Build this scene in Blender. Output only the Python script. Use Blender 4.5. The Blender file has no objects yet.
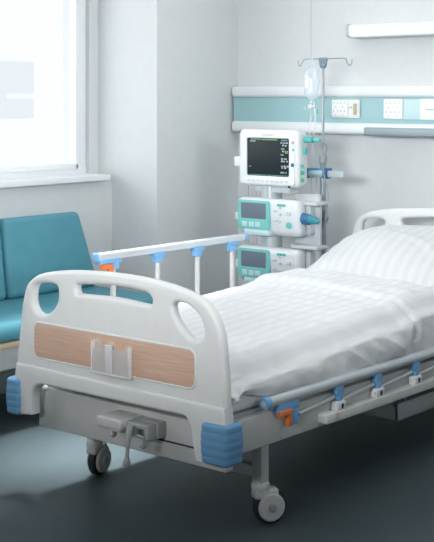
import bpy, bmesh, math, random
from mathutils import Vector, Matrix, noise
random.seed(7)
S = bpy.context.scene
COL = S.collection
PI = math.pi

# ------------------------------------------------------------------ camera, sky, lights, exposure
YAW = math.radians(40.298)
cam = bpy.data.cameras.new('camera')
cam.sensor_fit = 'AUTO'; cam.sensor_width = 36.0
cam.lens = 1240.617 / 542 * 36.0
cam.shift_y = -(271 - 94.94) / 542
cam.clip_start = 0.05; cam.clip_end = 200
co = bpy.data.objects.new('camera', cam); COL.objects.link(co)
co.location = (3.5845, -3.069, 1.5)
co.rotation_euler = (PI / 2, 0, YAW)
S.camera = co

w = bpy.data.worlds.new('sky'); S.world = w; w.use_nodes = True
bg = w.node_tree.nodes['Background']
bg.inputs['Color'].default_value = (0.985, 0.985, 1.0, 1)
bg.inputs['Strength'].default_value = 1.32

def area(name, loc, target, sx, sy, power, color=(1, 1, 1), spread=180):
    l = bpy.data.lights.new(name, 'AREA'); l.shape = 'RECTANGLE'; l.size = sx; l.size_y = sy
    l.energy = power; l.color = color; l.spread = math.radians(spread)
    o = bpy.data.objects.new(name, l); COL.objects.link(o); o.location = loc
    d = Vector(target) - Vector(loc)
    o.rotation_euler = d.to_track_quat('-Z', 'Y').to_euler()
    return o
def spot(name, loc, target, power, angle, blend, color=(1, 1, 1), radius=.2):
    l = bpy.data.lights.new(name, 'SPOT'); l.energy = power; l.spot_size = math.radians(angle)
    l.spot_blend = blend; l.color = color; l.shadow_soft_size = radius
    o = bpy.data.objects.new(name, l); COL.objects.link(o); o.location = loc
    d = Vector(target) - Vector(loc)
    o.rotation_euler = d.to_track_quat('-Z', 'Y').to_euler()
    return o
area('sky_light', (-4.2, -2.6, 2.4), (0.2, 1.2, 1.0), 5.0, 3.0, 165, (1.0, 0.965, 0.945))
area('ceiling_fill', (1.0, 1.2, 2.72), (1.0, 1.2, 0), 3.6, 2.0, 26, (1.0, 0.995, 0.985))  # unseen overhead lamp added for soft ambient light
area('front_fill', (1.2, -4.1, 2.05), (0.3, 0.0, 1.42), 3.0, 0.7, 14.5, (1.0, 0.995, 0.985), 36)  # added fill behind the camera; narrow spread keeps the near floor dark
area('side_fill', (4.2, -0.3, 2.0), (-1.2, 0.6, 1.6), 3.6, 0.6, 23, (1.0, 0.995, 0.985), 46)  # added fill from the right, no fixture; lifts faces turned that way
area('window_bay_fill', (-0.22, 0.60, 2.7), (-0.22, 0.60, 0), 0.25, 0.8, 7.5, (1.0, 0.99, 0.98), 26)  # added overhead fill, no such fixture; brightens the floor beside the sofa
S.view_settings.view_transform = 'Standard'
S.view_settings.look = 'None'
S.view_settings.gamma = 1.0
S.view_settings.use_curve_mapping = False
S.view_settings.exposure = 0.0

# ------------------------------------------------------------------ materials
def mat(name, col, rough=.5, metal=0.0, noise_amt=0.0, nscale=20, bump=0.0, bscale=60, spec=0.5, trans=0.0, alpha=1.0, sheen=0.0, coat=0.0, sss=0.0):
    m = bpy.data.materials.new(name); m.use_nodes = True
    nt = m.node_tree; b = nt.nodes['Principled BSDF']
    b.inputs['Base Color'].default_value = (*col, 1); b.inputs['Roughness'].default_value = rough
    b.inputs['Metallic'].default_value = metal; b.inputs['Specular IOR Level'].default_value = spec
    b.inputs['Transmission Weight'].default_value = trans; b.inputs['Alpha'].default_value = alpha
    b.inputs['Sheen Weight'].default_value = sheen; b.inputs['Coat Weight'].default_value = coat
    tc = nt.nodes.new('ShaderNodeTexCoord')
    n = nt.nodes.new('ShaderNodeTexNoise'); n.inputs['Scale'].default_value = nscale; n.inputs['Detail'].default_value = 4
    nt.links.new(tc.outputs['Object'], n.inputs['Vector'])
    r = nt.nodes.new('ShaderNodeValToRGB')
    a = max(noise_amt, 0.015)
    r.color_ramp.elements[0].color = (*[c * (1 - a) for c in col], 1); r.color_ramp.elements[0].position = .3
    r.color_ramp.elements[1].color = (*[min(1, c * (1 + a)) for c in col], 1); r.color_ramp.elements[1].position = .7
    nt.links.new(n.outputs['Fac'], r.inputs['Fac']); nt.links.new(r.outputs['Color'], b.inputs['Base Color'])
    if bump:
        n2 = nt.nodes.new('ShaderNodeTexNoise'); n2.inputs['Scale'].default_value = bscale; n2.inputs['Detail'].default_value = 3
        nt.links.new(tc.outputs['Object'], n2.inputs['Vector'])
        bp = nt.nodes.new('ShaderNodeBump'); bp.inputs['Strength'].default_value = bump; bp.inputs['Distance'].default_value = .003
        nt.links.new(n2.outputs['Fac'], bp.inputs['Height']); nt.links.new(bp.outputs['Normal'], b.inputs['Normal'])
    return m

def mat_wood():
    m = mat('wood_laminate', (.50, .31, .22), .45)
    nt = m.node_tree; b = nt.nodes['Principled BSDF']
    tc = nt.nodes.new('ShaderNodeTexCoord'); mp = nt.nodes.new('ShaderNodeMapping')
    mp.inputs['Scale'].default_value = (1.2, 1, 40)
    nt.links.new(tc.outputs['Object'], mp.inputs['Vector'])
    n = nt.nodes.new('ShaderNodeTexNoise'); n.inputs['Scale'].default_value = 5; n.inputs['Detail'].default_value = 6; n.inputs['Distortion'].default_value = .6
    nt.links.new(mp.outputs['Vector'], n.inputs['Vector'])
    r = nt.nodes.new('ShaderNodeValToRGB')
    r.color_ramp.elements[0].color = (.62, .41, .30, 1); r.color_ramp.elements[0].position = .3
    r.color_ramp.elements[1].color = (.76, .53, .41, 1); r.color_ramp.elements[1].position = .66
    nt.links.new(n.outputs['Fac'], r.inputs['Fac']); nt.links.new(r.outputs['Color'], b.inputs['Base Color'])
    return m

def mat_clear(name, tint, mix=.75, rough=.1, diff=(.8, .85, .88)):
    m = bpy.data.materials.new(name); m.use_nodes = True
    nt = m.node_tree; nt.nodes.clear()
    out = nt.nodes.new('ShaderNodeOutputMaterial'); mx = nt.nodes.new('ShaderNodeMixShader')
    t = nt.nodes.new('ShaderNodeBsdfTransparent'); t.inputs['Color'].default_value = (*tint, 1)
    p = nt.nodes.new('ShaderNodeBsdfPrincipled'); p.inputs['Base Color'].default_value = (*diff, 1); p.inputs['Roughness'].default_value = rough
    mx.inputs['Fac'].default_value = 1 - mix
    nt.links.new(t.outputs[0], mx.inputs[1]); nt.links.new(p.outputs[0], mx.inputs[2]); nt.links.new(mx.outputs[0], out.inputs['Surface'])
    return m

def mat_fabric(name, col):
    m = mat(name, col, .85, sheen=.15, spec=.2)
    nt = m.node_tree; b = nt.nodes['Principled BSDF']
    tc = nt.nodes.new('ShaderNodeTexCoord')
    wv = nt.nodes.new('ShaderNodeTexWave'); wv.bands_direction = 'X'; wv.inputs['Scale'].default_value = 5.8; wv.inputs['Distortion'].default_value = .5
    nt.links.new(tc.outputs['Object'], wv.inputs['Vector'])
    n2 = nt.nodes.new('ShaderNodeTexNoise'); n2.inputs['Scale'].default_value = 26; n2.inputs['Detail'].default_value = 5
    nt.links.new(tc.outputs['Object'], n2.inputs['Vector'])
    ad = nt.nodes.new('ShaderNodeMath'); ad.operation = 'MULTIPLY_ADD'; ad.inputs[1].default_value = .55
    nt.links.new(wv.outputs['Fac'], ad.inputs[0]); nt.links.new(n2.outputs['Fac'], ad.inputs[2])
    bp = nt.nodes.new('ShaderNodeBump'); bp.inputs['Strength'].default_value = .4; bp.inputs['Distance'].default_value = .006
    rs = nt.nodes.new('ShaderNodeValToRGB')
    rs.color_ramp.elements[0].color = (*[c * .96 for c in col], 1); rs.color_ramp.elements[0].position = .35
    rs.color_ramp.elements[1].color = (*[min(1, c * 1.02) for c in col], 1); rs.color_ramp.elements[1].position = .65
    nt.links.new(wv.outputs['Fac'], rs.inputs['Fac']); nt.links.new(rs.outputs['Color'], b.inputs['Base Color'])
    nt.links.new(ad.outputs[0], bp.inputs['Height']); nt.links.new(bp.outputs['Normal'], b.inputs['Normal'])
    return m

def mat_emit(name, col, s):
    m = bpy.data.materials.new(name); m.use_nodes = True
    b = m.node_tree.nodes['Principled BSDF']; b.inputs['Base Color'].default_value = (.01, .01, .01, 1)
    b.inputs['Emission Color'].default_value = (*col, 1); b.inputs['Emission Strength'].default_value = s
    return m

M = dict(
    wall=mat('wall_paint', (.695, .728, .742), .85, spec=.2),
    ceil=mat('ceiling_paint', (.8, .83, .85), .9),
    dimwall=mat('far_wall_paint', (.80, .82, .83), .9),
    floor=mat('vinyl_floor', (.076, .104, .116), .42, noise_amt=.08, nscale=3, spec=.3),
    frame=mat('window_frame_paint', (.84, .88, .90), .4),
    plastic=mat('white_bed_plastic', (.80, .82, .82), .38, spec=.4),
    metal=mat('white_painted_steel', (.66, .67, .66), .42),
    greym=mat('grey_painted_steel', (.42, .44, .45), .45),
    darkm=mat('dark_slot', (.03, .035, .04), .6),
    blue=mat('blue_bumper_plastic', (.15, .36, .60), .5),
    blue2=mat('blue_bracket_plastic', (.20, .46, .78), .4),
    orange=mat('orange_latch_plastic', (.80, .20, .05), .4),
    alu=mat('satin_rail_aluminium', (.66, .72, .76), .32, metal=.35),
    chrome=mat('brushed_steel', (.56, .61, .64), .35, metal=.4),
    wood=mat_wood(),
    woodstrip=mat('pale_wood_strip', (.55, .44, .31), .5, noise_amt=.12, nscale=12),
    sheet=mat_fabric('white_cotton', (.84, .86, .88)),
    pillow=mat_fabric('white_pillow_cotton', (.72, .74, .755)),
    teal=mat('teal_vinyl', (.092, .315, .395), .62, noise_amt=.04, nscale=14, bump=.12, bscale=45),
    tealpanel=mat('teal_panel_laminate', (.35, .575, .605), .4),
    tealpale=mat('pale_teal_plate', (.55, .74, .78), .4),
    device=mat('device_plastic', (.80, .84, .86), .35),
    deviceg=mat('device_grey_plastic', (.56, .61, .64), .45),
    dteal=mat('device_teal', (.10, .55, .52), .4),
    pteal=mat('pump_surround_teal', (.20, .60, .57), .4), keyg=mat('key_grey', (.62, .67, .70), .45), hole=mat('socket_hole_grey', (.55, .58, .57), .6),
    dblue=mat('device_blue', (.04, .17, .36), .4),
    screen=mat('screen_glass', (.022, .032, .038), .3, spec=.12),
    lcd=mat('lcd_grey', (.17, .21, .26), .4, spec=.2),
    polesteel=mat('drip_stand_steel', (.36, .41, .43), .35, metal=.4),
    rubber=mat('black_rubber', (.025, .03, .035), .6),
    socket=mat('socket_white', (.86, .88, .88), .4),
    beige=mat('socket_beige', (.52, .47, .33), .5),
    steelrail=mat('grey_rail_extrusion', (.30, .37, .41), .4, metal=.2), paddle=mat('paddle_grey', (.55, .63, .68), .4),
    green=mat('green_plastic', (.06, .50, .24), .4),
    clear=mat_clear('clear_plastic', (.97, .99, 1.0), .62, .15, (.74, .82, .86)),
    fluid=mat_clear('saline_bag_plastic', (.95, .98, 1.0), .66, .08, (.80, .88, .93)),
    holder=mat_clear('frosted_plastic', (.99, .99, .99), .72, .25, (.95, .95, .95)), holderedge=mat_clear('plastic_edge', (.99, .99, .99), .35, .25, (.93, .93, .93)),
    glass=mat_clear('window_glass', (.98, .99, 1.0), .96, .02, (.8, .9, .95)),
    tube=mat('clear_tube', (.72, .78, .81), .3),
    cable=mat('grey_cable', (.33, .38, .41), .5),
    ext=mat('building_render', (.80, .83, .85), .9),
    extwin=mat('building_window', (.66, .69, .71), .5),
    text=mat('grey_print', (.45, .52, .56), .5),
    etext=mat_emit('screen_white_text', (.75, .9, .95), .55),
    egreen=mat_emit('screen_green_text', (.35, .75, .30), .55),
    ecyan=mat_emit('screen_cyan_text', (.25, .65, .70), .5),
)

# ------------------------------------------------------------------ geometry helpers
def link(name, me, parent=None, m=None, smooth=None):
    o = bpy.data.objects.new(name, me); COL.objects.link(o)
    if m is not None: me.materials.append(m)
    if parent is not None: o.parent = parent
    return o

def finish(name, bm, m, parent=None, smooth=40):
    bmesh.ops.recalc_face_normals(bm, faces=bm.faces[:])
    me = bpy.data.meshes.new(name); bm.to_mesh(me); bm.free()
    if smooth:
        for p in me.polygons: p.use_smooth = True
        try: me.set_sharp_from_angle(angle=math.radians(smooth))
        except Exception: pass
    return link(name, me, parent, m)

def finish_multi(name, parts, parent=None, smooth=40):
    me = bpy.data.meshes.new(name); bm = bmesh.new()
    for k, (b, m) in enumerate(parts):
        bmesh.ops.recalc_face_normals(b, faces=b.faces[:])
        for f in b.faces: f.material_index = k
        merge(bm, b); me.materials.append(m)
    bm.to_mesh(me); bm.free()
    for p in me.polygons: p.use_smooth = True
    me.set_sharp_from_angle(angle=math.radians(smooth))
    return link(name, me, parent)
def boxbm(lo, hi, bev=0.0):
    bm = bmesh.new(); bx(bm, lo, hi, bev); return bm

def merge(bm, src):
    me = bpy.data.meshes.new('tmp'); src.to_mesh(me); src.free(); bm.from_mesh(me); bpy.data.meshes.remove(me)

def bx(bm, lo, hi, bev=0.0, seg=3, rot=None, piv=None):
    b = bmesh.new(); bmesh.ops.create_cube(b, size=1)
    lo, hi = Vector(lo), Vector(hi)
    for v in b.verts: v.co = Vector([lo[i] + (v.co[i] + .5) * (hi[i] - lo[i]) for i in range(3)])
    if bev:
        bev = min(bev, .49 * min(abs(hi[i] - lo[i]) for i in range(3)))
        bmesh.ops.bevel(b, geom=b.edges[:], offset=bev, segments=seg, profile=.5, affect='EDGES')
    if rot is not None:
        p = Vector(piv) if piv is not None else (lo + hi) / 2
        for v in b.verts: v.co = p + rot @ (v.co - p)
    merge(bm, b)

def frame_of(d):
    d = d.normalized(); a = Vector((0, 0, 1)) if abs(d.z) < .9 else Vector((1, 0, 0))
    x = d.cross(a).normalized(); return x, d.cross(x).normalized()

def tube(bm, pts, r, n=12, caps=True, flat=1.0):
    pts = [Vector(p) for p in pts]; rings = []
    rs = r if isinstance(r, (list, tuple)) else [r] * len(pts)
    px = None
    for i, p in enumerate(pts):
        d = (pts[min(i + 1, len(pts) - 1)] - pts[max(i - 1, 0)])
        x, y = frame_of(d)
        if px is not None:
            dn = d.normalized(); x = (px - dn * px.dot(dn)).normalized(); y = dn.cross(x)
        px = x
        rings.append([bm.verts.new(p + rs[i] * (math.cos(2 * PI * k / n) * x + flat * math.sin(2 * PI * k / n) * y)) for k in range(n)])
    for a, b in zip(rings, rings[1:]):
        for k in range(n): bm.faces.new((a[k], a[(k + 1) % n], b[(k + 1) % n], b[k]))
    if caps: bm.faces.new(rings[0][::-1]); bm.faces.new(rings[-1])

def lathe(bm, prof, origin, axis, n=24):
    """prof: (radius, distance along axis)"""
    o = Vector(origin); ax = Vector(axis).normalized(); x, y = frame_of(ax); rings = []
    for r, t in prof:
        rings.append([bm.verts.new(o + ax * t + max(r, 1e-4) * (math.cos(2 * PI * k / n) * x + math.sin(2 * PI * k / n) * y)) for k in range(n)])
    for a, b in zip(rings, rings[1:]):
        for k in range(n): bm.faces.new((a[k], a[(k + 1) % n], b[(k + 1) % n], b[k]))
    bm.faces.new(rings[0][::-1]); bm.faces.new(rings[-1])

def smoothpath(pts, k=6, closed=False):
    P = [Vector(p) for p in pts]; n = len(P); out = []
    rng = range(n if closed else n - 1)
    for i in rng:
        p0 = P[(i - 1) % n] if closed or i > 0 else P[i]; p1 = P[i]; p2 = P[(i + 1) % n]
        p3 = P[(i + 2) % n] if closed or i + 2 < n else p2
        for j in range(k):
            t = j / k
            out.append(.5 * ((2 * p1) + (p2 - p0) * t + (2 * p0 - 5 * p1 + 4 * p2 - p3) * t * t + (3 * p1 - p0 - 3 * p2 + p3) * t ** 3))
    if not closed: out.append(P[-1])
    return out

def rrect(x0, z0, x1, z1, r, k=6):
    out = []
    for cx, cz, a0 in ((x1 - r, z1 - r, 0), (x0 + r, z1 - r, 90), (x0 + r, z0 + r, 180), (x1 - r, z0 + r, 270)):
        for j in range(k + 1):
            a = math.radians(a0 + 90 * j / k); out.append((cx + r * math.cos(a), cz + r * math.sin(a)))
    return out

def plate(name, loops, y0, y1, bev, m, parent=None, seg=3, smooth=50):
    """filled outline (first loop) with holes, in the XZ plane, between y0 (front) and y1 (back), rounded edges"""
    cu = bpy.data.curves.new(name, 'CURVE'); cu.dimensions = '2D'; cu.fill_mode = 'BOTH'
    th = y1 - y0; cu.extrude = max(th / 2 - bev, 1e-5); cu.bevel_depth = bev; cu.bevel_resolution = seg; cu.offset = -bev
    for lp in loops:
        sp = cu.splines.new('POLY'); sp.points.add(len(lp) - 1); sp.use_cyclic_u = True
        for q, p in zip(sp.points, lp): q.co = (p[0], p[1], 0, 1)
    t = bpy.data.objects.new('tmp', cu); COL.objects.link(t)
    bpy.context.view_layer.update()
    me = bpy.data.meshes.new_from_object(t.evaluated_get(bpy.context.evaluated_depsgraph_get()))
    bpy.data.objects.remove(t); bpy.data.curves.remove(cu)
    me.name = name
    for v in me.vertices: v.co = Vector((v.co.x, (y0 + y1) / 2 - v.co.z, v.co.y))
    me.materials.clear()
    bm = bmesh.new(); bm.from_mesh(me); bmesh.ops.remove_doubles(bm, verts=bm.verts[:], dist=1e-5)
    bpy.data.meshes.remove(me)
    return finish(name, bm, m, parent, smooth)

def empty(name, loc, label, cat, group=None, rz=0):
    o = bpy.data.objects.new(name, None); COL.objects.link(o); o.location = loc; o.rotation_euler = (0, 0, rz)
    o.empty_display_size = .05
    return tag(o, label, cat, group)
def tag(o, label, cat, group=None):
    o['label'] = label; o['category'] = cat
    if group: o['group'] = group
    return o
def struct(o): o['kind'] = 'structure'; return o
def boxobj(name, lo, hi, m, parent=None, bev=0.0, rot=None, piv=None):
    bm = bmesh.new(); bx(bm, lo, hi, bev, 3, rot, piv); return finish(name, bm, m, parent)
def tubeobj(name, pts, r, m, parent=None, n=12):
    bm = bmesh.new(); tube(bm, pts, r, n); return finish(name, bm, m, parent)
def latheobj(name, prof, o, ax, m, parent=None, n=24):
    bm = bmesh.new(); lathe(bm, prof, o, ax, n); return finish(name, bm, m, parent)

# ------------------------------------------------------------------ the room
YW = 2.45          # bed-head wall
UC = -0.937        # pillar face
VE = 1.768         # pillar corner
UL, UR = -1.275, -1.385
XR, YB, ZC = 4.3, -4.2, 2.75
struct(boxobj('floor', (-1.7, YB - .1, -.1), (XR + .1, YW + .15, 0), M['floor']))
struct(boxobj('ceiling', (-1.7, YB - .1, ZC), (XR + .1, YW + .15, ZC + .1), M['ceil']))
struct(boxobj('wall_back', (UC, YW, 0), (XR + .1, YW + .15, ZC), M['wall']))
struct(boxobj('wall_right', (XR, YB, 0), (XR + .1, YW, ZC), M['dimwall']))
struct(boxobj('wall_front', (-1.6, YB - .1, 0), (XR, YB, ZC), M['dimwall']))
struct(boxobj('pillar', (-1.6, VE, 0), (UC, YW + .15, ZC), M['wall']))
WV0, WV1, WZ0, WZ1 = -2.2, 1.70, 1.05, 2.45
bm = bmesh.new()
bx(bm, (-1.6, YB, 0), (UL, VE, 1.035))                        # parapet under the sill
bx(bm, (-1.6, YB, 1.035), (UL, WV0, ZC))
bx(bm, (-1.6, WV0, WZ1), (UR, VE, ZC))
bx(bm, (-1.6, WV1, 1.035), (UR, VE, WZ1))
struct(finish('wall_left', bm, M['wall'], smooth=0))
struct(boxobj('windowsill', (-1.48, -2.3, 1.036), (-1.215, 1.70, 1.068), M['frame'], bev=.005))
# window: outer frame, mullions, one pane each
bm = bmesh.new()
fx0, fx1 = -1.47, -1.405
bx(bm, (fx0, WV0, 1.036), (fx1, WV1, 1.10), .006); bx(bm, (fx0, WV0, WZ1 - .06), (fx1, WV1, WZ1), .006)
MUL = [(-2.2, -2.13), (-1.0, -.93), (.28, .35), (1.63, 1.70)]
for a, b in MUL: bx(bm, (fx0 + .004, a + .001, 1.04), (fx1 - .003, b - .001, WZ1 - .003), .006)
win = struct(finish('window_1', bm, M['frame']))
bm = bmesh.new()
for (a, b), (c, d) in zip(MUL, MUL[1:]):                       # casement bead
    bx(bm, (-1.425, b - .004, 1.096), (-1.395, b + .02, WZ1 - .06), .004); bx(bm, (-1.425, c - .02, 1.096), (-1.395, c + .004, WZ1 - .06), .004)
    bx(bm, (-1.425, b, 1.096), (-1.395, c, 1.125), .004)
finish('casement', bm, M['frame'], win)
for (a, b), (c, d) in zip(MUL, MUL[1:]):
    boxobj('pane', (-1.442, b, 1.10), (-1.436, c, WZ1 - .06), M['glass'], win)
struct(boxobj('trim_1', (-.4225, YW - .003, 1.55), (-.4175, YW + .001, ZC - .002), M['deviceg']))   # wall joint above the panel
for k, x in enumerate((-.86, -.80)):
    struct(boxobj('trim_%d' % (k + 2), (x - .002, YW - .003, .1), (x + .002, YW + .001, 1.29), M['deviceg']))
struct(boxobj('baseboard_back', (UC, YW - .015, 0), (XR, YW, .1), M['frame'], bev=.003))
struct(boxobj('baseboard_left', (UL, YB, 0), (UL + .015, VE, .1), M['frame'], bev=.003))
# building across the street
bld = empty('building', (-20, 14, -12), 'pale building seen through the window glass', 'building')
boxobj('facade', (-6, -40, 0), (0, 40, 40), M['ext'], bld)
def bwin(y0, y1, z0, z1): return boxobj('window', (-.2, y0 - 14, z0 + 12), (.03, y1 - 14, z1 + 12), M['extwin'], bld)
bwin(14.6, 16.75, .93, 2.31); bwin(16.75, 17.63, 1.55, 2.31); bwin(16.75, 17.63, .93, 1.38)

# ------------------------------------------------------------------ bed-head service panel, lamp, sockets
hp = empty('service_panel', (-.92, YW, 1.30), 'long teal and white service panel mounted on the wall above the bed', 'wall panel')
def rel(o, root):   # keep world coordinates while parenting to a moved empty
    for v in o.data.vertices: v.co -= root.location
    return o
px0, px1 = -.925, 2.6
rel(boxobj('top_rail', (px0, 2.372, 1.487), (px1, YW, 1.548), M['device'], hp, .016), hp)
rel(boxobj('bottom_rail', (px0, 2.368, 1.292), (px1, YW, 1.352), M['device'], hp, .016), hp)
rel(boxobj('stripe', (px0 + .004, 2.388, 1.348), (px1 - .004, YW, 1.49), M['tealpanel'], hp, .002), hp)
rel(boxobj('accessory_rail', (.0, 2.33, 1.289), (2.55, 2.372, 1.332), M['steelrail'], hp, .008), hp)
rel(boxobj('pale_plate', (.209, 2.382, 1.374), (.311, 2.39, 1.476), M['tealpale'], hp, .002), hp)

def socket_holes(bm, x, y, z, s=1.0):
    for dx in (-.012, 0.012): bx(bm, (x + dx * s - .0022, y - .0008, z + .004), (x + dx * s + .0022, y + .002, z + .016))
    bx(bm, (x - .0022, y - .0008, z - .016), (x + .0022, y + .002, z - .006))
o1 = empty('wall_socket', (-.155, 2.388, 1.378), 'white double socket plate with a beige switch, nearest the drip stand', 'wall socket', 'sockets on the teal stripe')
rel(boxobj('plate', (-.242, 2.376, 1.378), (-.066, 2.388, 1.474), M['socket'], o1, .004), o1)
rel(boxobj('switch', (-.098, 2.364, 1.395), (-.082, 2.377, 1.455), M['beige'], o1, .003), o1)
rel(boxobj('indicator', (-.128, 2.373, 1.43), (-.112, 2.377, 1.437), M['beige'], o1), o1)
bm = bmesh.new()
for x in (-.21, -.165):
    for z in (1.405, 1.448): socket_holes(bm, x, 2.368, z)
rel(finish_multi('module', [(boxbm((-.236, 2.368, 1.384), (-.135, 2.377, 1.470), .004), M['socket']), (bm, M['hole'])], o1), o1)
o2 = empty('wall_socket', (.140, 2.388, 1.376), 'plain white socket plate in the middle of the teal stripe', 'wall socket', 'sockets on the teal stripe')
bm = bmesh.new()
for x in (.115, .165):
    for z in (1.402, 1.448): socket_holes(bm, x, 2.376, z)
rel(finish_multi('plate', [(boxbm((.083, 2.376, 1.376), (.197, 2.388, 1.478), .004), M['socket']), (bm, M['hole'])], o2), o2)
o3 = empty('wall_socket', (.36, 2.388, 1.374), 'white socket plate cut by the right edge of the photo', 'wall socket', 'sockets on the teal stripe')
rel(boxobj('plate', (.30, 2.376, 1.374), (.42, 2.388, 1.478), M['socket'], o3, .004), o3)
bm = bmesh.new()
bx(bm, (.335, 2.375, 1.424), (.385, 2.378, 1.430))
rel(finish('marking', bm, M['text'], o3), o3)

for o in (o1, o2, o3): o.location.x += .011

lp = empty('wall_lamp', (.4, YW, 1.80), 'long white tubular wall lamp above the bed-head panel', 'lamp')
bm = bmesh.new(); bx(bm, (-.118, 2.352, 1.806), (1.1, YW, 1.872), .02, 4); rel(finish('lamp_body', bm, M['device'], lp), lp)
rel(boxobj('end_cap', (-.128, 2.35, 1.803), (-.108, YW, 1.876), M['deviceg'], lp, .012), lp)
rel(boxobj('diffuser', (-.10, 2.346, 1.800), (1.08, 2.40, 1.822), M['socket'], lp, .01), lp)

# ------------------------------------------------------------------ hospital bed
BED = empty('hospital_bed', (0, 0, 0), 'white adjustable hospital bed with wood-panelled footboard, blue bumpers and casters', 'bed')
def C(pts, k=5): return [(p.x, p.y) for p in smoothpath([(a, b, 0) for a, b in pts], k, True)]
def board_loops(dz=0.0, bottom=.305):
    side_l = [(.018, bottom), (-.022, .437), (.001, .602), (.018, .717)]
    side_r = [(.996, .717), (1.004, .66), (1.014, .56), (1.016, bottom)]
    top = [(.018, .717), (.040, .785), (.084, .823), (.149, .846), (.277, .865), (.414, .874), (.54, .877), (.657, .873), (.77, .862), (.870, .842), (.926, .818), (.972, .772), (.996, .717)]
    tp = smoothpath([(a, b, 0) for a, b in top], 4)
    out = [(a, b) for a, b in side_l[:-1]] + [(p.x, p.y) for p in tp] + side_r[1:]
    h1 = C([(.098, .797), (.196, .807), (.217, .780), (.207, .735), (.172, .702), (.125, .689), (.090, .705), (.077, .745)])
    slot = C([(.312, .808), (.335, .820), (.50, .832), (.64, .828), (.680, .812), (.684, .792), (.66, .784), (.50, .791), (.335, .785), (.314, .792)], 4)
    h2 = C([(.782, .793), (.806, .807), (.850, .803), (.896, .774), (.917, .738), (.917, .708), (.895, .692), (.860, .694), (.824, .720), (.792, .757)])
    f = lambda L: [(a, b + dz if b > .45 else b) for a, b in L]
    return [f(out), f(h1), f(slot), f(h2)]
FB = plate('footboard', board_loops(0, .43), 0.003, .043, .015, M['plastic'], BED, 4)
# lower skirt with the arched opening
skirt = [(.02, .305), (-.014, .437), (-.004, .495), (1.014, .487), (1.020, .437), (1.020, .292), (.893, .292), (.884, .33)] + \
        [(.875 - .04 * (1 - math.cos(a)), .375 + .062 * math.sin(a)) for a in [PI / 2 * k / 6 for k in range(7)]] + \
        [(.145 - .065 * math.sin(a), .372 + .062 * math.cos(a)) for a in [PI / 2 * k / 6 for k in range(7)]] + [(.080, .33), (.080, .312)]
plate('skirt', [skirt], -.007, .046, .010, M['plastic'], FB, 3)
plate('panel_rim', [rrect(.085, .525, .891, .663, .033), rrect(.093, .532, .883, .656, .027)], -.0005, .02, .002, M['plastic'], FB)
plate('wood_panel', [rrect(.091, .531, .885, .657, .028)], .0005, .02, .001, M['wood'], FB)
def bumper(x0, x1, y0, y1, z0, z1, n=5):
    bm = bmesh.new(); rings = []; K = n * 8
    for k in range(K + 1):
        t = k / K; ph = (t * n) % 1.0
        rib = .0015 * math.sin(PI * ph) ** .6 if 0 < k < K else 0
        e = min(t, 1 - t) * (z1 - z0); cap = .006 * max(0, 1 - e / .006)
        o = rib - cap + .004 * math.sin(PI * t)
        rings.append([bm.verts.new((a, b, z0 + (z1 - z0) * t)) for a, b in rrect(x0 - o, y0 - o, x1 + o, y1 + o, .016, 5)])
    m = len(rings[0])
    for a, b in zip(rings, rings[1:]):
        for q in range(m): bm.faces.new((a[q], a[(q + 1) % m], b[(q + 1) % m], b[q]))
    bm.faces.new(rings[0][::-1]); bm.faces.new(rings[-1])
    return finish('corner_bumper', bm, M['blue'], BED, 60)
bumper(.928, 1.036, -.018, .068, .300, .434); bumper(-.046, .022, -.016, .068, .302, .438)
bumper(.94, 1.036, 2.10, 2.25, .297, .436); bumper(-.046, .04, 2.10, 2.25, .302, .438)
# headboard (same moulding, taller)
HB = plate('headboard', board_loops(.072, .32), 2.195, 2.235, .015, M['plastic'], BED, 4)
# frame
boxobj('foot_beam', (.035, .075, .250), (.955, .115, .398), M['metal'], BED, .004)
boxobj('beam_slot', (.50, .0735, .306), (.83, .08, .312), M['darkm'], BED)
boxobj('head_beam', (.035, 2.10, .28), (.955, 2.14, .41), M['metal'], BED, .004)
for x0, x1 in ((.93, .968), (.03, .068)):
    boxobj('side_beam', (x0, .10, .300), (x1, 2.12, .412), M['metal'], BED, .005)
boxobj('mattress_deck', (.06, .11, .395), (.938, 2.12, .425), M['greym'], BED, .003)
for v in (.335, 1.9):
    boxobj('cross_bar', (.10, v - .02, .165), (.90, v + .02, .205), M['metal'], BED, .004)
def caster(parent, x, y, ang):
    ax = Vector((math.cos(ang), math.sin(ang), 0)); fw = Vector((-ax.y, ax.x, 0))
    c = Vector((x, y, .062)) + fw * .034
    wb = bmesh.new()
    lathe(wb, [(.030, -.017), (.052, -.017), (.060, -.013), (.062, -.006), (.062, .006), (.060, .013), (.052, .017), (.030, .017)], c, ax, 32)
    wo = finish('caster_wheel', wb, M['rubber'], parent)
    cb = bmesh.new()
    for s in (-1, 1):
        lathe(cb, [(.049, .0), (.049, .010), (.044, .015), (.012, .016)], c + ax * s * .014, ax * s, 28)
    lathe(cb, [(.031, 0), (.031, .02)], (x, y, .122), (0, 0, 1), 24)
    R = Matrix.Rotation(ang, 3, 'Z')
    bx(cb, (x - .024, y - .028, .092), (x + .024, y + .062, .126), .010, 3, R, (x, y, .1))
    finish('caster_fork', cb, M['metal'], parent)
    hb = bmesh.new()
    for s in (-1, 1): latheobj('axle_cap', [(.015, 0), (.015, .004), (.010, .006)], c + ax * s * .029, ax * s, M['greym'], parent, 18)
    p = Vector((x, y, .118)) + fw * .04
    bx(hb, tuple(p - Vector((.022, .006, .006))), tuple(p + Vector((.022, .006, .006))), .003, 2, R, tuple(p))
    finish('brake_pedal', hb, M['chrome'], parent)
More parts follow.
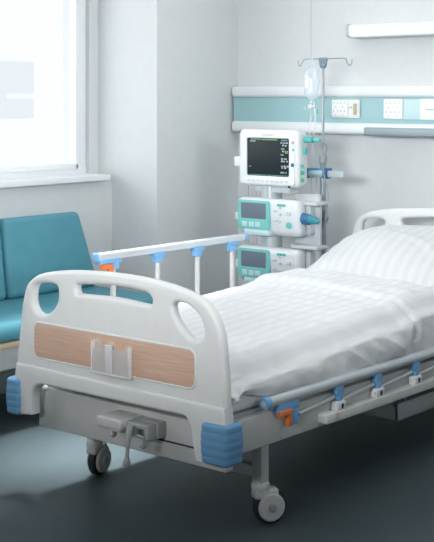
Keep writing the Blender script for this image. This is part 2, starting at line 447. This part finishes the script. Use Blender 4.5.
for x, y, ang in ((.066, .335, YAW - math.radians(28)), (.897, .335, YAW - math.radians(70)), (.092, 1.9, .3), (.905, 1.9, -.5)):
    lg = bmesh.new(); bx(lg, (x - .022, y - .022, .13), (x + .022, y + .022, .31), .006)
    lathe(lg, [(.033, 0), (.033, .010), (.027, .018)], (x, y, .132), (0, 0, 1), 24)
    L = finish('leg', lg, M['metal'], BED)
    caster(L, x, y, ang)
# cranks under the footboard
bm = bmesh.new()
bx(bm, (.462, -.040, .346), (.584, .075, .382), .006); bx(bm, (.468, -.034, .338), (.575, .07, .350), .003)
CR = finish('crank_unit', bm, M['metal'], BED)
bm = bmesh.new()
bx(bm, (.575, .030, .322), (.690, .078, .378), .006); bx(bm, (.664, -.012, .322), (.684, .034, .368), .006)
bx(bm, (.578, -.012, .358), (.684, .034, .376), .005)
finish('crank_bracket', bm, M['greym'], CR)
bm = bmesh.new()
tube(bm, [(.622, -.030, .372), (.626, -.045, .345), (.628, -.052, .300), (.627, -.054, .268)], [.012, .010, .007, .007])
finish('crank_handle', bm, M['greym'], CR)
latheobj('handle_knob', [(.006, -.02), (.011, -.012), (.013, 0), (.010, .014), (.004, .02)], (.626, -.054, .254), (0, 0, 1), M['greym'], CR, 18)
for x, z in ((.530, .326), (.672, .312)):
    latheobj('folded_knob', [(.006, 0), (.010, .004), (.012, .012), (.010, .020), (.005, .023)], (x, -.012, z), (0, -1, 0), M['greym'], CR, 18)
tubeobj('crank_rod', [(.53, .0, .336), (.66, .0, .330)], .005, M['chrome'], CR)
# under-bed storage tray
bm = bmesh.new()
for a, b in (((.44, 1.38, .131), (.80, 1.392, .203)), ((.788, 1.38, .131), (.80, 2.0, .203)), ((.44, 1.38, .131), (.452, 2.0, .203)), ((.44, 1.988, .131), (.80, 2.0, .203)), ((.44, 1.38, .131), (.80, 2.0, .139))):
    bx(bm, a, b, .003, 2)
bx(bm, (.434, 1.372, .194), (.808, 1.396, .208), .003, 2); bx(bm, (.782, 1.372, .194), (.810, 2.0, .208), .003, 2)
tray = finish('storage_tray', bm, M['plastic'], BED)
bm = bmesh.new()
tube(bm, [(.818, 1.42, .235), (.818, 2.05, .235)], .006); tube(bm, [(.44, 1.42, .235), (.44, 2.05, .235)], .006)
for y in (1.43, 1.75, 2.02):
    for x in (.805, .445): tube(bm, [(x, y, .20), (x, y, .31)], .005)
bx(bm, (.60, 1.34, .14), (.63, 1.36, .30), .004)
bx(bm, (.44, 1.33, .28), (.93, 1.37, .31), .004)
finish('tray_hanger', bm, M['greym'], tray)
boxobj('tray_label', (.52, 1.377, .15), (.60, 1.382, .185), M['greym'], tray)

# side rails
def latch(parent, x, y, z):
    bm = bmesh.new()
    bx(bm, (x - .011, y - .03, z), (x + .011, y + .035, z + .022), .006)
    bx(bm, (x - .010, y + .010, z - .038), (x + .010, y + .035, z + .006), .006)
    return finish('latch', bm, M['orange'], parent)
# raised rail on the window side
xl = .05
bm = bmesh.new(); bx(bm, (xl - .016, .362, .842), (xl + .016, 1.285, .874), .010, 4)
RL = finish('side_rail', bm, M['alu'], BED)
for y in (.353, 1.283): boxobj('end_cap', (xl - .017, y, .841), (xl + .017, y + .012, .875), M['blue2'], RL, .008)
for i, y in enumerate((.455, .716, .967, 1.203)):
    pb = boxobj('post', (xl - .008, y - .011, .40), (xl + .008, y + .011, .832), M['metal'], RL, .006)
    bm = bmesh.new(); bx(bm, (xl - .018, y - .034 - (.05 if i == 0 else 0), .828), (xl + .018, y + .034, .848), .006)
    bx(bm, (xl - .015, y - .024, .802), (xl + .015, y + .024, .836), .008)
    finish('bracket', bm, M['blue2'], RL)
latch(RL, xl + .008, .408, .806)
bm = bmesh.new(); bx(bm, (xl - .022, .40, .36), (xl + .022, 1.25, .40), .004); finish('mount_bar', bm, M['metal'], RL)
# lowered rail on the near side
xr = .985
bm = bmesh.new(); tube(bm, [(xr, .262, .452), (xr, 1.72, .452)], .0185, 20)
RR = finish('side_rail', bm, M['alu'], BED)
bm = bmesh.new(); lathe(bm, [(.0205, 0), (.0215, .006), (.0215, .022), (.0195, .024)], (xr, .242, .452), (0, 1, 0), 24); finish('end_cap', bm, M['blue2'], RR)
bm = bmesh.new(); lathe(bm, [(.011, -.001), (.009, .002)], (xr, .241, .452), (0, 1, 0), 16); finish('cap_disc', bm, M['alu'], RR)
RL['label'] = 'raised grey side rail on the window side of the bed'
RR['label'] = 'lowered side rail on the near side of the bed'
FB['label'] = 'white footboard with handholds and a wood-grain panel'
HB['label'] = 'white headboard behind the pillow'
bm = bmesh.new()
bx(bm, (xr - .012, .31, .405), (xr + .012, .43, .440), .006); bx(bm, (xr - .008, .385, .352), (xr + .012, .425, .42), .006)
finish('bracket', bm, M['blue2'], RR); latch(RR, xr + .010, .345, .392)
boxobj('mount_bar', (.968, .61, .314), (1.006, 1.75, .349), M['metal'], RR, .004)
boxobj('mount_cap', (.966, .575, .316), (1.012, .64, .354), M['plastic'], RR, .008)
ys = (.68, .94, 1.215, 1.49)
for y in ys:
    bm = bmesh.new(); bx(bm, (xr - .010, y - .022, .405), (xr + .012, y + .024, .440), .005); bx(bm, (xr - .006, y - .012, .362), (xr + .012, y + .016, .41), .005)
    finish('bracket', bm, M['blue2'], RR)
    blk = boxobj('pivot_block', (xr - .014, y - .026, .346), (xr + .018, y + .030, .382), M['plastic'], RR, .006)
    bm = bmesh.new(); lathe(bm, [(.0075, 0), (.0075, .002)], (xr + .0175, y + .004, .366), (1, 0, 0), 16); bx(bm, (xr + .0175, y - .001, .355), (xr + .0192, y + .009, .366)); finish('pivot_hole', bm, M['darkm'], blk)  # dark shape on the block stands in for its shaded hole
for a, b in zip((.42,) + ys, ys + (1.70,)):
    tubeobj('folded_post', [(xr - .004, a + .02, .378), (xr - .004, b - .02, .398)], .008, M['alu'], RR)

# ------------------------------------------------------------------ mattress, duvet, pillow, card holder
ma = bmesh.new(); bx(ma, (.09, .07, .426), (.94, 2.17, .56), .03, 4)
tag(finish('mattress', ma, M['sheet']), 'white sheeted mattress on the bed, corner showing beside the footboard', 'mattress')

def sst(a, b, x):
    t = max(0, min(1, (x - a) / (b - a))); return t * t * (3 - 2 * t)
def N(x, y, z=0.0): return noise.noise(Vector((x, y, z)))
def duvet():
    bm = bmesh.new()
    NX, NY = 150, 230
    V0, V1 = .066, 1.93
    grid = []
    xl_, xr_ = .088, .925
    for j in range(NY + 1):
        v = V0 + (V1 - V0) * j / NY
        top = .622 + .045 * sst(.2, 1.15, v) + .030 * sst(1.16, 1.30, v) - .028 * sst(1.5, 1.75, v) - .03 * (1 - sst(.066, .16, v))
        hem = .455 + .045 * (1 - sst(.07, .34, v)) + .016 * N(v * 2.2, 5) + .012 * N(v * 7, 9)
        row = []
        for i in range(NX + 1):
            s = i / NX
            # parameter: left drop (0-.14), top (.14-.76), right drop (.76-1)
            if s < .14:
                t = s / .14; x = xl_ - .022; z = hem + (top - .06 - hem) * t; nx, nz = -1, 0
                r = t
            elif s < .76:
                t = (s - .14) / .62
                x = xl_ - .022 + (xr_ + .040 - xl_ + .022) * t
                e = min(t, 1 - t)
                q = 1 - sst(0, .16, e)
                z = top - .075 * q ** 2.2 - .022 * sst(.25, 1, t) + .010 * math.sin(PI * t)
                nx, nz = 0, 1
            else:
                t = (s - .76) / .24; z0 = top - .075 - .022
                x = xr_ + .040 + .022 * math.sin(PI * min(1, t * 1.1)) * (.6 + .7 * N(v * 4, 1.7)) - .012 * t
                z = z0 + (hem - z0) * t; nx, nz = 1, 0
            p = Vector((x, v, z))
            # wrinkles: shallow folds across the top, diagonal ones on the hanging side
            wv = .5 + .5 * N(x * 1.6, v * 1.3, 4)
            a = N(x * 3.0 + v * 1.6, v * 15 - x * 2.0, 1)
            b = N(x * 6 + 3, v * 30 - x * 6, 2)
            fold = 1 - abs(N(x * 1.4 + v * .5, v * 6.5 - x * 2.6, 8)) * 2
            d = .0055 * a * (.4 + wv) + .0020 * b + .007 * max(0, fold - .55) * (1 if s < .8 else .6)
            if s >= .62:
                k = sst(.62, .82, s)
                g = N(v * 7 + z * 9, z * 5 - v * 2, 12); g2 = 1 - abs(N(v * 4.2 + z * 7.5, z * 3, 21)) * 2
                d += k * (.014 * g + .026 * max(0, g2 - .35) + .004 * N(v * 16 + z * 22, z * 9, 5))
            # bunching where the top is turned back
            tb = math.exp(-((v - 1.24 - .02 * N(x * 5, 3)) / .018) ** 2)
            d -= .010 * tb * (1 if .15 < s < .9 else .3)
            fb = sst(1.26, 1.34, v) * (1 - sst(1.55, 1.75, v))
            d += fb * .009 * N(x * 9 + v * 4, v * 9, 6)
            p += Vector((nx, 0, nz)) * d
            row.append(bm.verts.new(p))
        grid.append(row)
    for j in range(NY):
        for i in range(NX): bm.faces.new((grid[j][i], grid[j][i + 1], grid[j + 1][i + 1], grid[j + 1][i]))
    o = finish('duvet', bm, M['sheet'], smooth=180)
    so = o.modifiers.new('thickness', 'SOLIDIFY'); so.thickness = .012; so.offset = -1
    return o
tag(duvet(), 'white wrinkled duvet spread over the bed with its top turned back', 'duvet')

def pillow():
    bm = bmesh.new(); n = 84; rings = {}
    def pt(i, j, sgn):
        x = -1 + 2 * i / n; y = -1 + 2 * j / n
        f = max(0.0, (1 - abs(x) ** 2.6) * (1 - abs(y) ** 2.4)) ** .55
        pinch = 1 - .07 * (1 - abs(y) ** 2) * abs(x) ** 6
        px, py = x * .475 * pinch, y * .30 * (1 - .06 * (1 - abs(x) ** 2) * abs(y) ** 6)
        e = f * (.148 if sgn > 0 else .06)
        d = 0
        if sgn > 0:
            d = f * (.010 * N(px * 4.5, py * 5, 2) + .016 * max(0, .5 - abs(N(px * 3.2 + py * 3.5, py * 2.4 - px * 1.5, 3)) * 2) + .003 * N(px * 14, py * 16, 1))
            r = math.exp(-((1 - max(abs(x), abs(y))) / .2) ** 2)
            d += r * f * .010 * math.sin((px if abs(y) > abs(x) else py) * 70 + 3 * N(px * 6, py * 6, 7))
        return Vector((px, py, sgn * e + d))
    top = [[bm.verts.new(pt(i, j, 1)) for i in range(n + 1)] for j in range(n + 1)]
    bot = [[top[j][i] if i in (0, n) or j in (0, n) else bm.verts.new(pt(i, j, -1)) for i in range(n + 1)] for j in range(n + 1)]
    for j in range(n):
        for i in range(n):
            bm.faces.new((top[j][i], top[j][i + 1], top[j + 1][i + 1], top[j + 1][i]))
            q = (bot[j][i], bot[j + 1][i], bot[j + 1][i + 1], bot[j][i + 1])
            if len(set(q)) == 4:
                try: bm.faces.new(q)
                except ValueError: pass
    R = Matrix.Rotation(math.radians(17), 3, 'X') @ Matrix.Rotation(math.radians(-3), 3, 'Z')
    for v in bm.verts:
        v.co = R @ v.co + Vector((.585, 1.865, .712))
        v.co.y = min(v.co.y, 2.185)
    return finish('pillow', bm, M['pillow'], smooth=180)
tag(pillow(), 'plump white pillow leaning on the headboard', 'pillow')

ch = empty('card_holder', (.51, -.004, .525), 'clear plastic card holder fixed to the wooden panel of the footboard', 'card holder')
holder = [(.418, .525), (.600, .525), (.602, .630), (.598, .636), (.578, .636), (.574, .630), (.573, .616), (.524, .616), (.522, .630), (.518, .635), (.488, .635), (.484, .630), (.482, .622), (.455, .622), (.452, .634), (.448, .638), (.424, .638), (.420, .633)]
rel(plate('back_sheet', [holder], -.008, -.004, .001, M['holder'], ch), ch)
rel(plate('front_pocket', [rrect(.418, .525, .602, .612, .004)], -.020, -.016, .001, M['holder'], ch), ch)
bm = bmesh.new(); bx(bm, (.416, -.021, .521), (.604, -.003, .530), .002); bx(bm, (.414, -.021, .525), (.421, -.003, .634), .002); bx(bm, (.597, -.021, .525), (.605, -.003, .634), .002)
bx(bm, (.486, -.022, .530), (.520, -.015, .630), .003)
rel(finish('edge_strip', bm, M['holderedge'], ch), ch)

# ------------------------------------------------------------------ sofa under the window
sf = empty('sofa', (-.95, .2, 0), 'teal vinyl sofa with pale wood edge under the window', 'sofa')
def cushion(name, lo, hi, bev, puff, ax):
    bm = bmesh.new(); b = bmesh.new(); bmesh.ops.create_cube(b, size=1)
    lo, hi = Vector(lo), Vector(hi)
    for v in b.verts: v.co = Vector([lo[i] + (v.co[i] + .5) * (hi[i] - lo[i]) for i in range(3)])
    bmesh.ops.bevel(b, geom=b.edges[:], offset=bev, segments=5, profile=.5, affect='EDGES')
    merge(bm, b)
    return bm
def tilt(bm, ang, piv):
    R = Matrix.Rotation(ang, 3, 'Y'); p = Vector(piv)
    for v in bm.verts: v.co = p + R @ (v.co - p)
    return bm
for y0, y1 in ((-.93, -.03), (-.02, .862), (.872, 1.475)):
    b = tilt(cushion('c', (-1.175, y0, .50), (-1.07, y1, .895), .03, 0, 0), math.radians(-8), (-1.12, 0, .5))
    if y1 > 1.4:
        for v in b.verts:
            if v.co.y > 1.2: v.co.y -= .085 * sst(.50, .9, v.co.z)
    rel(finish('back_cushion', b, M['teal'], sf, 60), sf)
for y0, y1 in ((-.93, .262), (.268, 1.485)):
    rel(finish('seat_cushion', cushion('c', (-1.14, y0, .418), (-.605, y1, .505), .034, 0, 0), M['teal'], sf, 60), sf)
rel(boxobj('wood_edge', (-1.17, -.92, .392), (-.612, 1.47, .418), M['woodstrip'], sf, .004), sf)
rel(boxobj('base_frame', (-1.16, -.90, .29), (-.64, 1.45, .392), M['metal'], sf, .006), sf)
for x in (-1.1, -.70):
    for y in (-.82, .28, 1.38): rel(boxobj('leg', (x - .02, y - .02, 0), (x + .02, y + .02, .292), M['greym'], sf, .004), sf)

# ------------------------------------------------------------------ monitoring equipment
es = empty('equipment_stand', (-.27, 2.03, 0), 'steel equipment stand carrying the stacked monitor and pumps', 'stand')
def P(o): return rel(o, es)
P(tubeobj('column', [(-.325, 1.975, .06), (-.325, 1.975, 1.20)], .055, M['chrome'], es, 28))
P(boxobj('back_plate', (-.20, 2.005, .50), (-.045, 2.03, 1.0), M['deviceg'], es, .006))
P(boxobj('shelf', (-.19, 1.95, .725), (-.02, 2.05, .745), M['deviceg'], es, .008))
P(boxobj('shelf', (-.19, 1.95, .945), (-.02, 2.05, .965), M['deviceg'], es, .008))
for a in range(5):
    ang = 2 * PI * a / 5 + .4
    bm = bmesh.new(); q = Vector((-.325 + .22 * math.cos(ang), 1.975 + .22 * math.sin(ang), .07))
    tube(bm, [(-.325, 1.975, .09), q], [.024, .016]); P(finish('foot', bm, M['deviceg'], es))
    bm = bmesh.new(); lathe(bm, [(.02, -.011), (.026, -.008), (.026, .008), (.02, .011)], (q.x, q.y, .0265), (-math.sin(ang), math.cos(ang), 0), 20)
    tube(bm, [(q.x, q.y, .03), (q.x, q.y, .075)], .008); P(finish('caster', bm, M['rubber'], es))

mo = empty('patient_monitor', (-.29, 1.9, 1.03), 'white patient monitor with a dark screen, topmost of the equipment stack', 'monitor')
Y0 = 1.90
def PM(o): return rel(o, mo)
def shell(x0, x1, z0, z1, y0, y1, slant=.012, bev=.03):
    bm = bmesh.new(); bx(bm, (x0, y0, z0), (x1, y1, z1), bev, 5)
    cx, cz = (x0 + x1) / 2, (z0 + z1) / 2
    for v in bm.verts:
        t = (v.co.y - y0) / (y1 - y0)
        v.co.x = cx + (v.co.x - cx) * (1 - .10 * t)
        v.co.z = cz + (v.co.z - cz) * (1 - .08 * t)
    return bm
PM(finish('casing', shell(-.487, -.098, 1.032, 1.326, Y0, 2.012, bev=.026), M['device'], mo, 50))
PM(plate('bezel', [rrect(-.468, 1.045, -.118, 1.312, .02), rrect(-.424, 1.088, -.154, 1.281, .008)], Y0 - .006, Y0 + .01, .003, M['device'], mo))
scr = [(boxbm((-.427, Y0 - .001, 1.085), (-.151, Y0 + .006, 1.284), .001), M['screen'])]
sc_ = None
def stroke_set(name, items, m, parent, y):
    bm = bmesh.new()
    for x0, z0, x1, z1 in items: bx(bm, (x0, y - .0012, z0), (x1, y, z1))
    scr.append((bm, m))
rnd = random.Random(3)
g = [(-.40, 1.272, -.335, 1.277), (-.33, 1.2705, -.23, 1.2765)]
stroke_set('green_readout', g + [(-.205, 1.225, -.185, 1.232), (-.180, 1.205, -.165, 1.211), (-.208, 1.195, -.190, 1.202)] + [(-.412, 1.132, -.400, 1.137)], M['egreen'], sc_, Y0 - .001)
wt = [(-.405, 1.262, -.370, 1.267)]
for z in (1.258, 1.245, 1.215, 1.177, 1.165, 1.140, 1.132, 1.108):
    x = -.212 + rnd.random() * .015
    while x < -.166:
        wdt = .004 + rnd.random() * .012; wt.append((x, z - .003, x + wdt, z + .003 + rnd.random() * .003)); x += wdt + .003 + rnd.random() * .006
stroke_set('white_readout', wt, M['etext'], sc_, Y0 - .001)
bt = []
x = -.415
while x < -.17:
    wdt = .006 + rnd.random() * .02; bt.append((x, 1.091, x + wdt, 1.095)); x += wdt + .004
stroke_set('status_bar', bt + [(-.205, 1.268, -.166, 1.275)], M['ecyan'], sc_, Y0 - .001)
PM(finish_multi('screen', scr, mo))
bm = bmesh.new()                                               # embossed keys under the screen
for k in range(9): bx(bm, (-.418 + k * .030, Y0 - .008, 1.058), (-.418 + k * .030 + .020, Y0 - .005, 1.069), .002)
PM(finish('key_row', bm, M['keyg'], mo))
bm = bmesh.new()
for k in range(8): bx(bm, (-.325 + k * .010, Y0 - .0072, 1.294), (-.325 + k * .010 + .006, Y0 - .0055, 1.301))
PM(finish('brand_print', bm, M['text'], mo))
def button(name, x, z, r, m, y=Y0 - .006): return PM(latheobj(name, [(r, 0), (r, .003), (r * .7, .005)], (x, y, z), (0, -1, 0), m, mo, 20))
button('alarm_button', -.128, 1.262, .008, M['beige']); button('mute_button', -.126, 1.226, .006, M['dteal']); button('dial', -.130, 1.150, .010, M['dblue'])
button('power_button', -.155, 1.028 + .012, .008, M['rubber'], Y0 + .001)
xs = -.104
def side_port(name, y, z, r, m, out=.016): return PM(latheobj(name, [(r, 0), (r, out * .7), (r * .8, out)], (xs, y, z), (1, 0, 0), m, mo, 18))
side_port('sensor_port', 1.955, 1.218, .016, M['dteal']); side_port('sensor_port', 1.932, 1.112, .010, M['green']); side_port('sensor_port', 1.930, 1.074, .010, M['green']); side_port('sensor_port', 1.926, 1.085 + .06, .008, M['dteal'])
bm = bmesh.new(); tube(bm, [(-.115, 1.965, 1.275), (-.06, 1.968, 1.275)], .015, 16); tube(bm, [(-.06, 1.972, 1.275), (-.018, 1.972, 1.272)], .009, 14)
PM(finish('sensor_plug', bm, M['dteal'], mo))
PM(boxobj('side_knob', (-.535, 1.925, 1.128), (-.480, 1.975, 1.180), M['device'], mo, .007))
PM(boxobj('mount_foot', (-.395, 1.93, 1.003), (-.175, 2.0, 1.036), M['deviceg'], mo, .006))

def pump(dz, label, name='infusion_pump'):
    r = empty(name, (-.29, 1.9, .79 + dz), label, 'infusion pump', 'infusion pumps in the stack')
    def R(o):
        for v in o.data.vertices: v.co.z += dz
        return rel(o, r)
    bm = shell(-.492, -.092, .785, .975, 1.89, 2.04, bev=.030)
    for v in bm.verts:                                         # the face leans back and its foot curves under
        t = (2.04 - v.co.y) / .15
        if v.co.z < .83: v.co.y += .02 * t * (.83 - v.co.z) / .045
    R(finish('casing', bm, M['device'], r, 50))
    yf = 1.884
    R(plate('teal_surround', [rrect(-.476, .815, -.268, .962, .018), rrect(-.454, .868, -.292, .948, .006)], yf, yf + .01, .002, M['pteal'], r))
    R(boxobj('screen', (-.457, yf + .002, .866), (-.290, yf + .008, .950), M['lcd'], r, .001))
    for x in (-.43, -.385, -.345): R(boxobj('soft_key', (x - .016, yf - .003, .826), (x + .016, yf + .002, .852), M['tealpale'], r, .003))
    for x, z, q in ((-.235, .915, .009), (-.205, .932, .006), (-.205, .900, .009), (-.235, .868, .009), (-.150, .905, .012), (-.205, .862, .008)):
        R(boxobj('key', (x - q, yf - .001, z - q * .7), (x + q, yf + .008, z + q * .7), M['keyg'], r, .003))
    R(latheobj('start_button', [(.016, 0), (.016, .006), (.010, .009)], (-.150, yf + .008, .848), (0, -1, 0), M['dteal'], r, 22))
    bm = bmesh.new()
    for k in range(3): bx(bm, (-.222 + k * .019, yf + .002, .940), (-.222 + k * .019 + .014, yf + .0065, .952))
    R(finish('model_print', bm, M['dteal'], r))
    R(boxobj('drip_tray', (-.430, 1.874, .784), (-.265, 1.94, .814), M['tealpale'], r, .008))
    R(boxobj('side_knob', (-.532, 1.93, .848), (-.486, 1.965, .890), M['device'], r, .007))
    R(boxobj('side_clamp', (-.100, 1.96, .80), (-.070, 2.03, .96), M['deviceg'], r, .008))
    return r
pump(0.0, 'white infusion pump with a grey display, directly under the dark monitor screen')
pl = bpy.data.objects
pump(-.248, 'white infusion pump at the stack bottom, half hidden by the duvet')
# line plugs on the right of the upper pump
pg = empty('tube_connector', (-.065, 1.94, .88), 'teal tube connector sticking out right of the upper infusion pump', 'connector')
bm = bmesh.new(); tube(bm, [(-.105, 1.94, .882), (-.06, 1.94, .878)], [.030, .026], 18); rel(finish('plug', bm, M['dblue'], pg), pg)
bm = bmesh.new(); tube(bm, [(-.07, 1.94, .882), (-.03, 1.94, .876), (.0, 1.94, .870)], [.024, .018, .007], 16); rel(finish('nozzle', bm, mat('nozzle_teal', (.04, .30, .38), .4), pg), pg)

# ------------------------------------------------------------------ drip stand and bag
XP, YP = -.126, 2.15
iv = empty('drip_stand', (XP, YP, 0), 'thin steel drip stand with hooks, standing by the bed head', 'drip stand')
def PI_(o): return rel(o, iv)
PI_(tubeobj('lower_pole', [(XP, YP, .06), (XP, YP, 1.165)], .016, M['polesteel'], iv, 20))
PI_(tubeobj('upper_pole', [(XP, YP, 1.16), (XP, YP, 1.66)], .0068, M['polesteel'], iv, 16))
PI_(latheobj('collar', [(.016, 0), (.022, .004), (.022, .034), (.015, .040)], (XP, YP, 1.15), (0, 0, 1), M['cable'], iv))
PI_(latheobj('hook_head', [(.012, -.045), (.017, -.040), (.022, -.006), (.026, 0), (.026, .006), (.02, .010)], (XP, YP, 1.682), (0, 0, 1), mat('blue_grey_plastic', (.22, .36, .42), .45), iv))
def hook(pts): return PI_(tubeobj('hook', smoothpath(pts, 6), .0032, M['polesteel'], iv, 8))
hook([(XP, YP, 1.686), (XP - .10, YP, 1.686), (XP - .122, YP, 1.682), (XP - .134, YP, 1.664), (XP - .143, YP, 1.652), (XP - .155, YP, 1.656), (XP - .160, YP, 1.680)])
hook([(XP, YP, 1.686), (XP + .13, YP, 1.686), (XP + .142, YP, 1.680), (XP + .150, YP, 1.662), (XP + .163, YP, 1.650), (XP + .176, YP, 1.658), (XP + .180, YP, 1.682)])
hook([(XP, YP, 1.684), (XP + .05, YP - .06, 1.682), (XP + .055, YP - .075, 1.676), (XP + .06, YP - .085, 1.658), (XP + .075, YP - .10, 1.648), (XP + .09, YP - .105, 1.662), (XP + .088, YP - .10, 1.680)])
hook([(XP, YP, 1.684), (XP - .05, YP + .07, 1.682), (XP - .06, YP + .08, 1.66), (XP - .075, YP + .09, 1.652), (XP - .085, YP + .10, 1.672)])
for a in range(5):
    ang = 2 * PI * a / 5 + .9
    q = Vector((XP + .21 * math.cos(ang), YP + .21 * math.sin(ang), .06))
    bm = bmesh.new(); tube(bm, [(XP, YP, .085), q], [.016, .010]); PI_(finish('foot', bm, M['polesteel'], iv))
    bm = bmesh.new(); lathe(bm, [(.018, -.009), (.022, -.006), (.022, .006), (.018, .009)], (q.x, q.y, .0225), (-math.sin(ang), math.cos(ang), 0), 18)
    tube(bm, [(q.x, q.y, .025), (q.x, q.y, .062)], .006); PI_(finish('caster', bm, M['rubber'], iv))
bm = bmesh.new(); lathe(bm, [(.010, 0), (.013, .01), (.013, .026), (.006, .03)], (XP + .014, YP - .006, .87), (.8, -.5, 0), 16); bx(bm, (XP + .026, YP - .03, .845), (XP + .036, YP - .005, .905), .004)
PI_(finish('height_knob', bm, M['cable'], iv))

pc = empty('pole_clamp', (XP, YP, 1.09), 'blue and white clamp gripping the drip stand pole beside the monitor', 'clamp')
rel(boxobj('jaw', (-.222, 2.10, 1.072), (-.190, 2.165, 1.122), M['dblue'], pc, .006), pc)
bm = bmesh.new(); tube(bm, [(-.195, 2.128, 1.097), (-.09, 2.128, 1.100)], .022, 20); rel(finish('barrel', bm, M['tealpale'], pc), pc)
rel(boxobj('top_strip', (-.192, 2.11, 1.114), (-.09, 2.146, 1.124), mat('clamp_blue', (.10, .33, .60), .4), pc, .004), pc)
rel(boxobj('ring', (-.098, 2.10, 1.072), (-.080, 2.168, 1.126), M['dblue'], pc, .006), pc)
rel(boxobj('paddle', (-.082, 2.118, 1.078), (.018, 2.138, 1.114), M['paddle'], pc, .012), pc)

XB, YBG = -.197, 2.148
bag = empty('drip_bag', (XB, YBG, 1.66), 'clear drip bag with its line, hanging from the left stand hook', 'drip bag')
def PB(o): return rel(o, bag)
bm = bmesh.new()
prof = [(.006, 0), (.012, -.004), (.022, -.012), (.026, -.018), (.040, -.026), (.045, -.04), (.046, -.09), (.044, -.14), (.036, -.165), (.020, -.178), (.010, -.186)]
rings = []
for r, t in prof:
    rings.append([bm.verts.new((XB + r * math.cos(2 * PI * k / 24), YBG + .5 * r * math.sin(2 * PI * k / 24) + .004 * math.sin(t * 60), 1.652 + t)) for k in range(24)])
for a, b in zip(rings, rings[1:]):
    for k in range(24): bm.faces.new((a[k], a[(k + 1) % 24], b[(k + 1) % 24], b[k]))
bm.faces.new(rings[0]); bm.faces.new(rings[-1][::-1])
PB(finish('pouch', bm, M['fluid'], bag, 60))
bm = bmesh.new(); bx(bm, (XB - .026, YBG - .024, 1.535), (XB - .004, YBG - .021, 1.60), .001); bx(bm, (XB + .006, YBG - .0255, 1.51), (XB + .022, YBG - .023, 1.585), .001)
PB(finish('printed_label', bm, M['socket'], bag))
PB(tubeobj('hanger', smoothpath([(XB, YBG, 1.648), (XB - .006, YBG, 1.665), (XB - .004, YBG, 1.690), (XB + .004, YBG, 1.690), (XB + .006, YBG, 1.665), (XB, YBG, 1.648)], 5), .0025, M['tube'], bag, 6))
bm = bmesh.new(); lathe(bm, [(.004, 0), (.010, -.006), (.010, -.05), (.006, -.058), (.003, -.066)], (XB - .004, YBG, 1.458), (0, 0, 1), 16); PB(finish('drip_chamber', bm, M['clear'], bag))
bm = bmesh.new(); bx(bm, (XB - .016, YBG - .01, 1.432), (XB + .010, YBG + .01, 1.447), .004); PB(finish('port_cap', bm, M['socket'], bag))
PB(tubeobj('line', smoothpath([(XB - .004, YBG, 1.47), (XB - .004, YBG, 1.39), (XB - .014, YBG, 1.30), (XB + .01, YBG, 1.22), (XB + .03, YBG, 1.05), (XB + .025, YBG - .02, .80), (XB + .005, YBG - .05, .60)], 8), .0032, M['tube'], bag, 8))
PB(tubeobj('line', smoothpath([(XB + .012, YBG, 1.468), (XB + .022, YBG, 1.40), (XB + .02, YBG, 1.33), (XB + .002, YBG, 1.24), (XB + .02, YBG - .03, 1.0), (XB + .05, YBG - .06, .87)], 8), .0028, M['tube'], bag, 8))
bm = bmesh.new(); bx(bm, (XB - .050, YBG - .006, 1.425), (XB - .036, YBG + .006, 1.445), .004); tube(bm, [(XB - .036, YBG, 1.438), (XB - .004, YBG, 1.452)], .0025, 6); PB(finish('side_port', bm, M['clear'], bag))
bm = bmesh.new(); bx(bm, (XB + .028, YBG - .005, 1.40), (XB + .038, YBG + .005, 1.428), .003); tube(bm, [(XB + .030, YBG, 1.424), (XB + .012, YBG, 1.455)], .0022, 6); PB(finish('roller_clamp', bm, M['tealpanel'], bag))
# cables hanging behind the equipment
for i, (pts, lab) in enumerate((
    ([(-.02, 1.972, 1.272), (.0, 2.0, 1.24), (-.06, 2.06, 1.12), (-.045, 2.08, .98), (-.075, 2.07, .80), (-.10, 2.03, .60)], 'grey cable hanging from the monitor plug toward the floor'),
    ([(-.10, 2.10, .98), (-.115, 2.11, .86), (-.14, 2.10, .76), (-.15, 2.08, .60)], 'thin grey cable hanging close beside the drip stand pole'))):
    tag(tubeobj('cable', smoothpath(pts, 8), .0035, M['cable'], None, 8), lab, 'cable', 'cables behind the equipment')
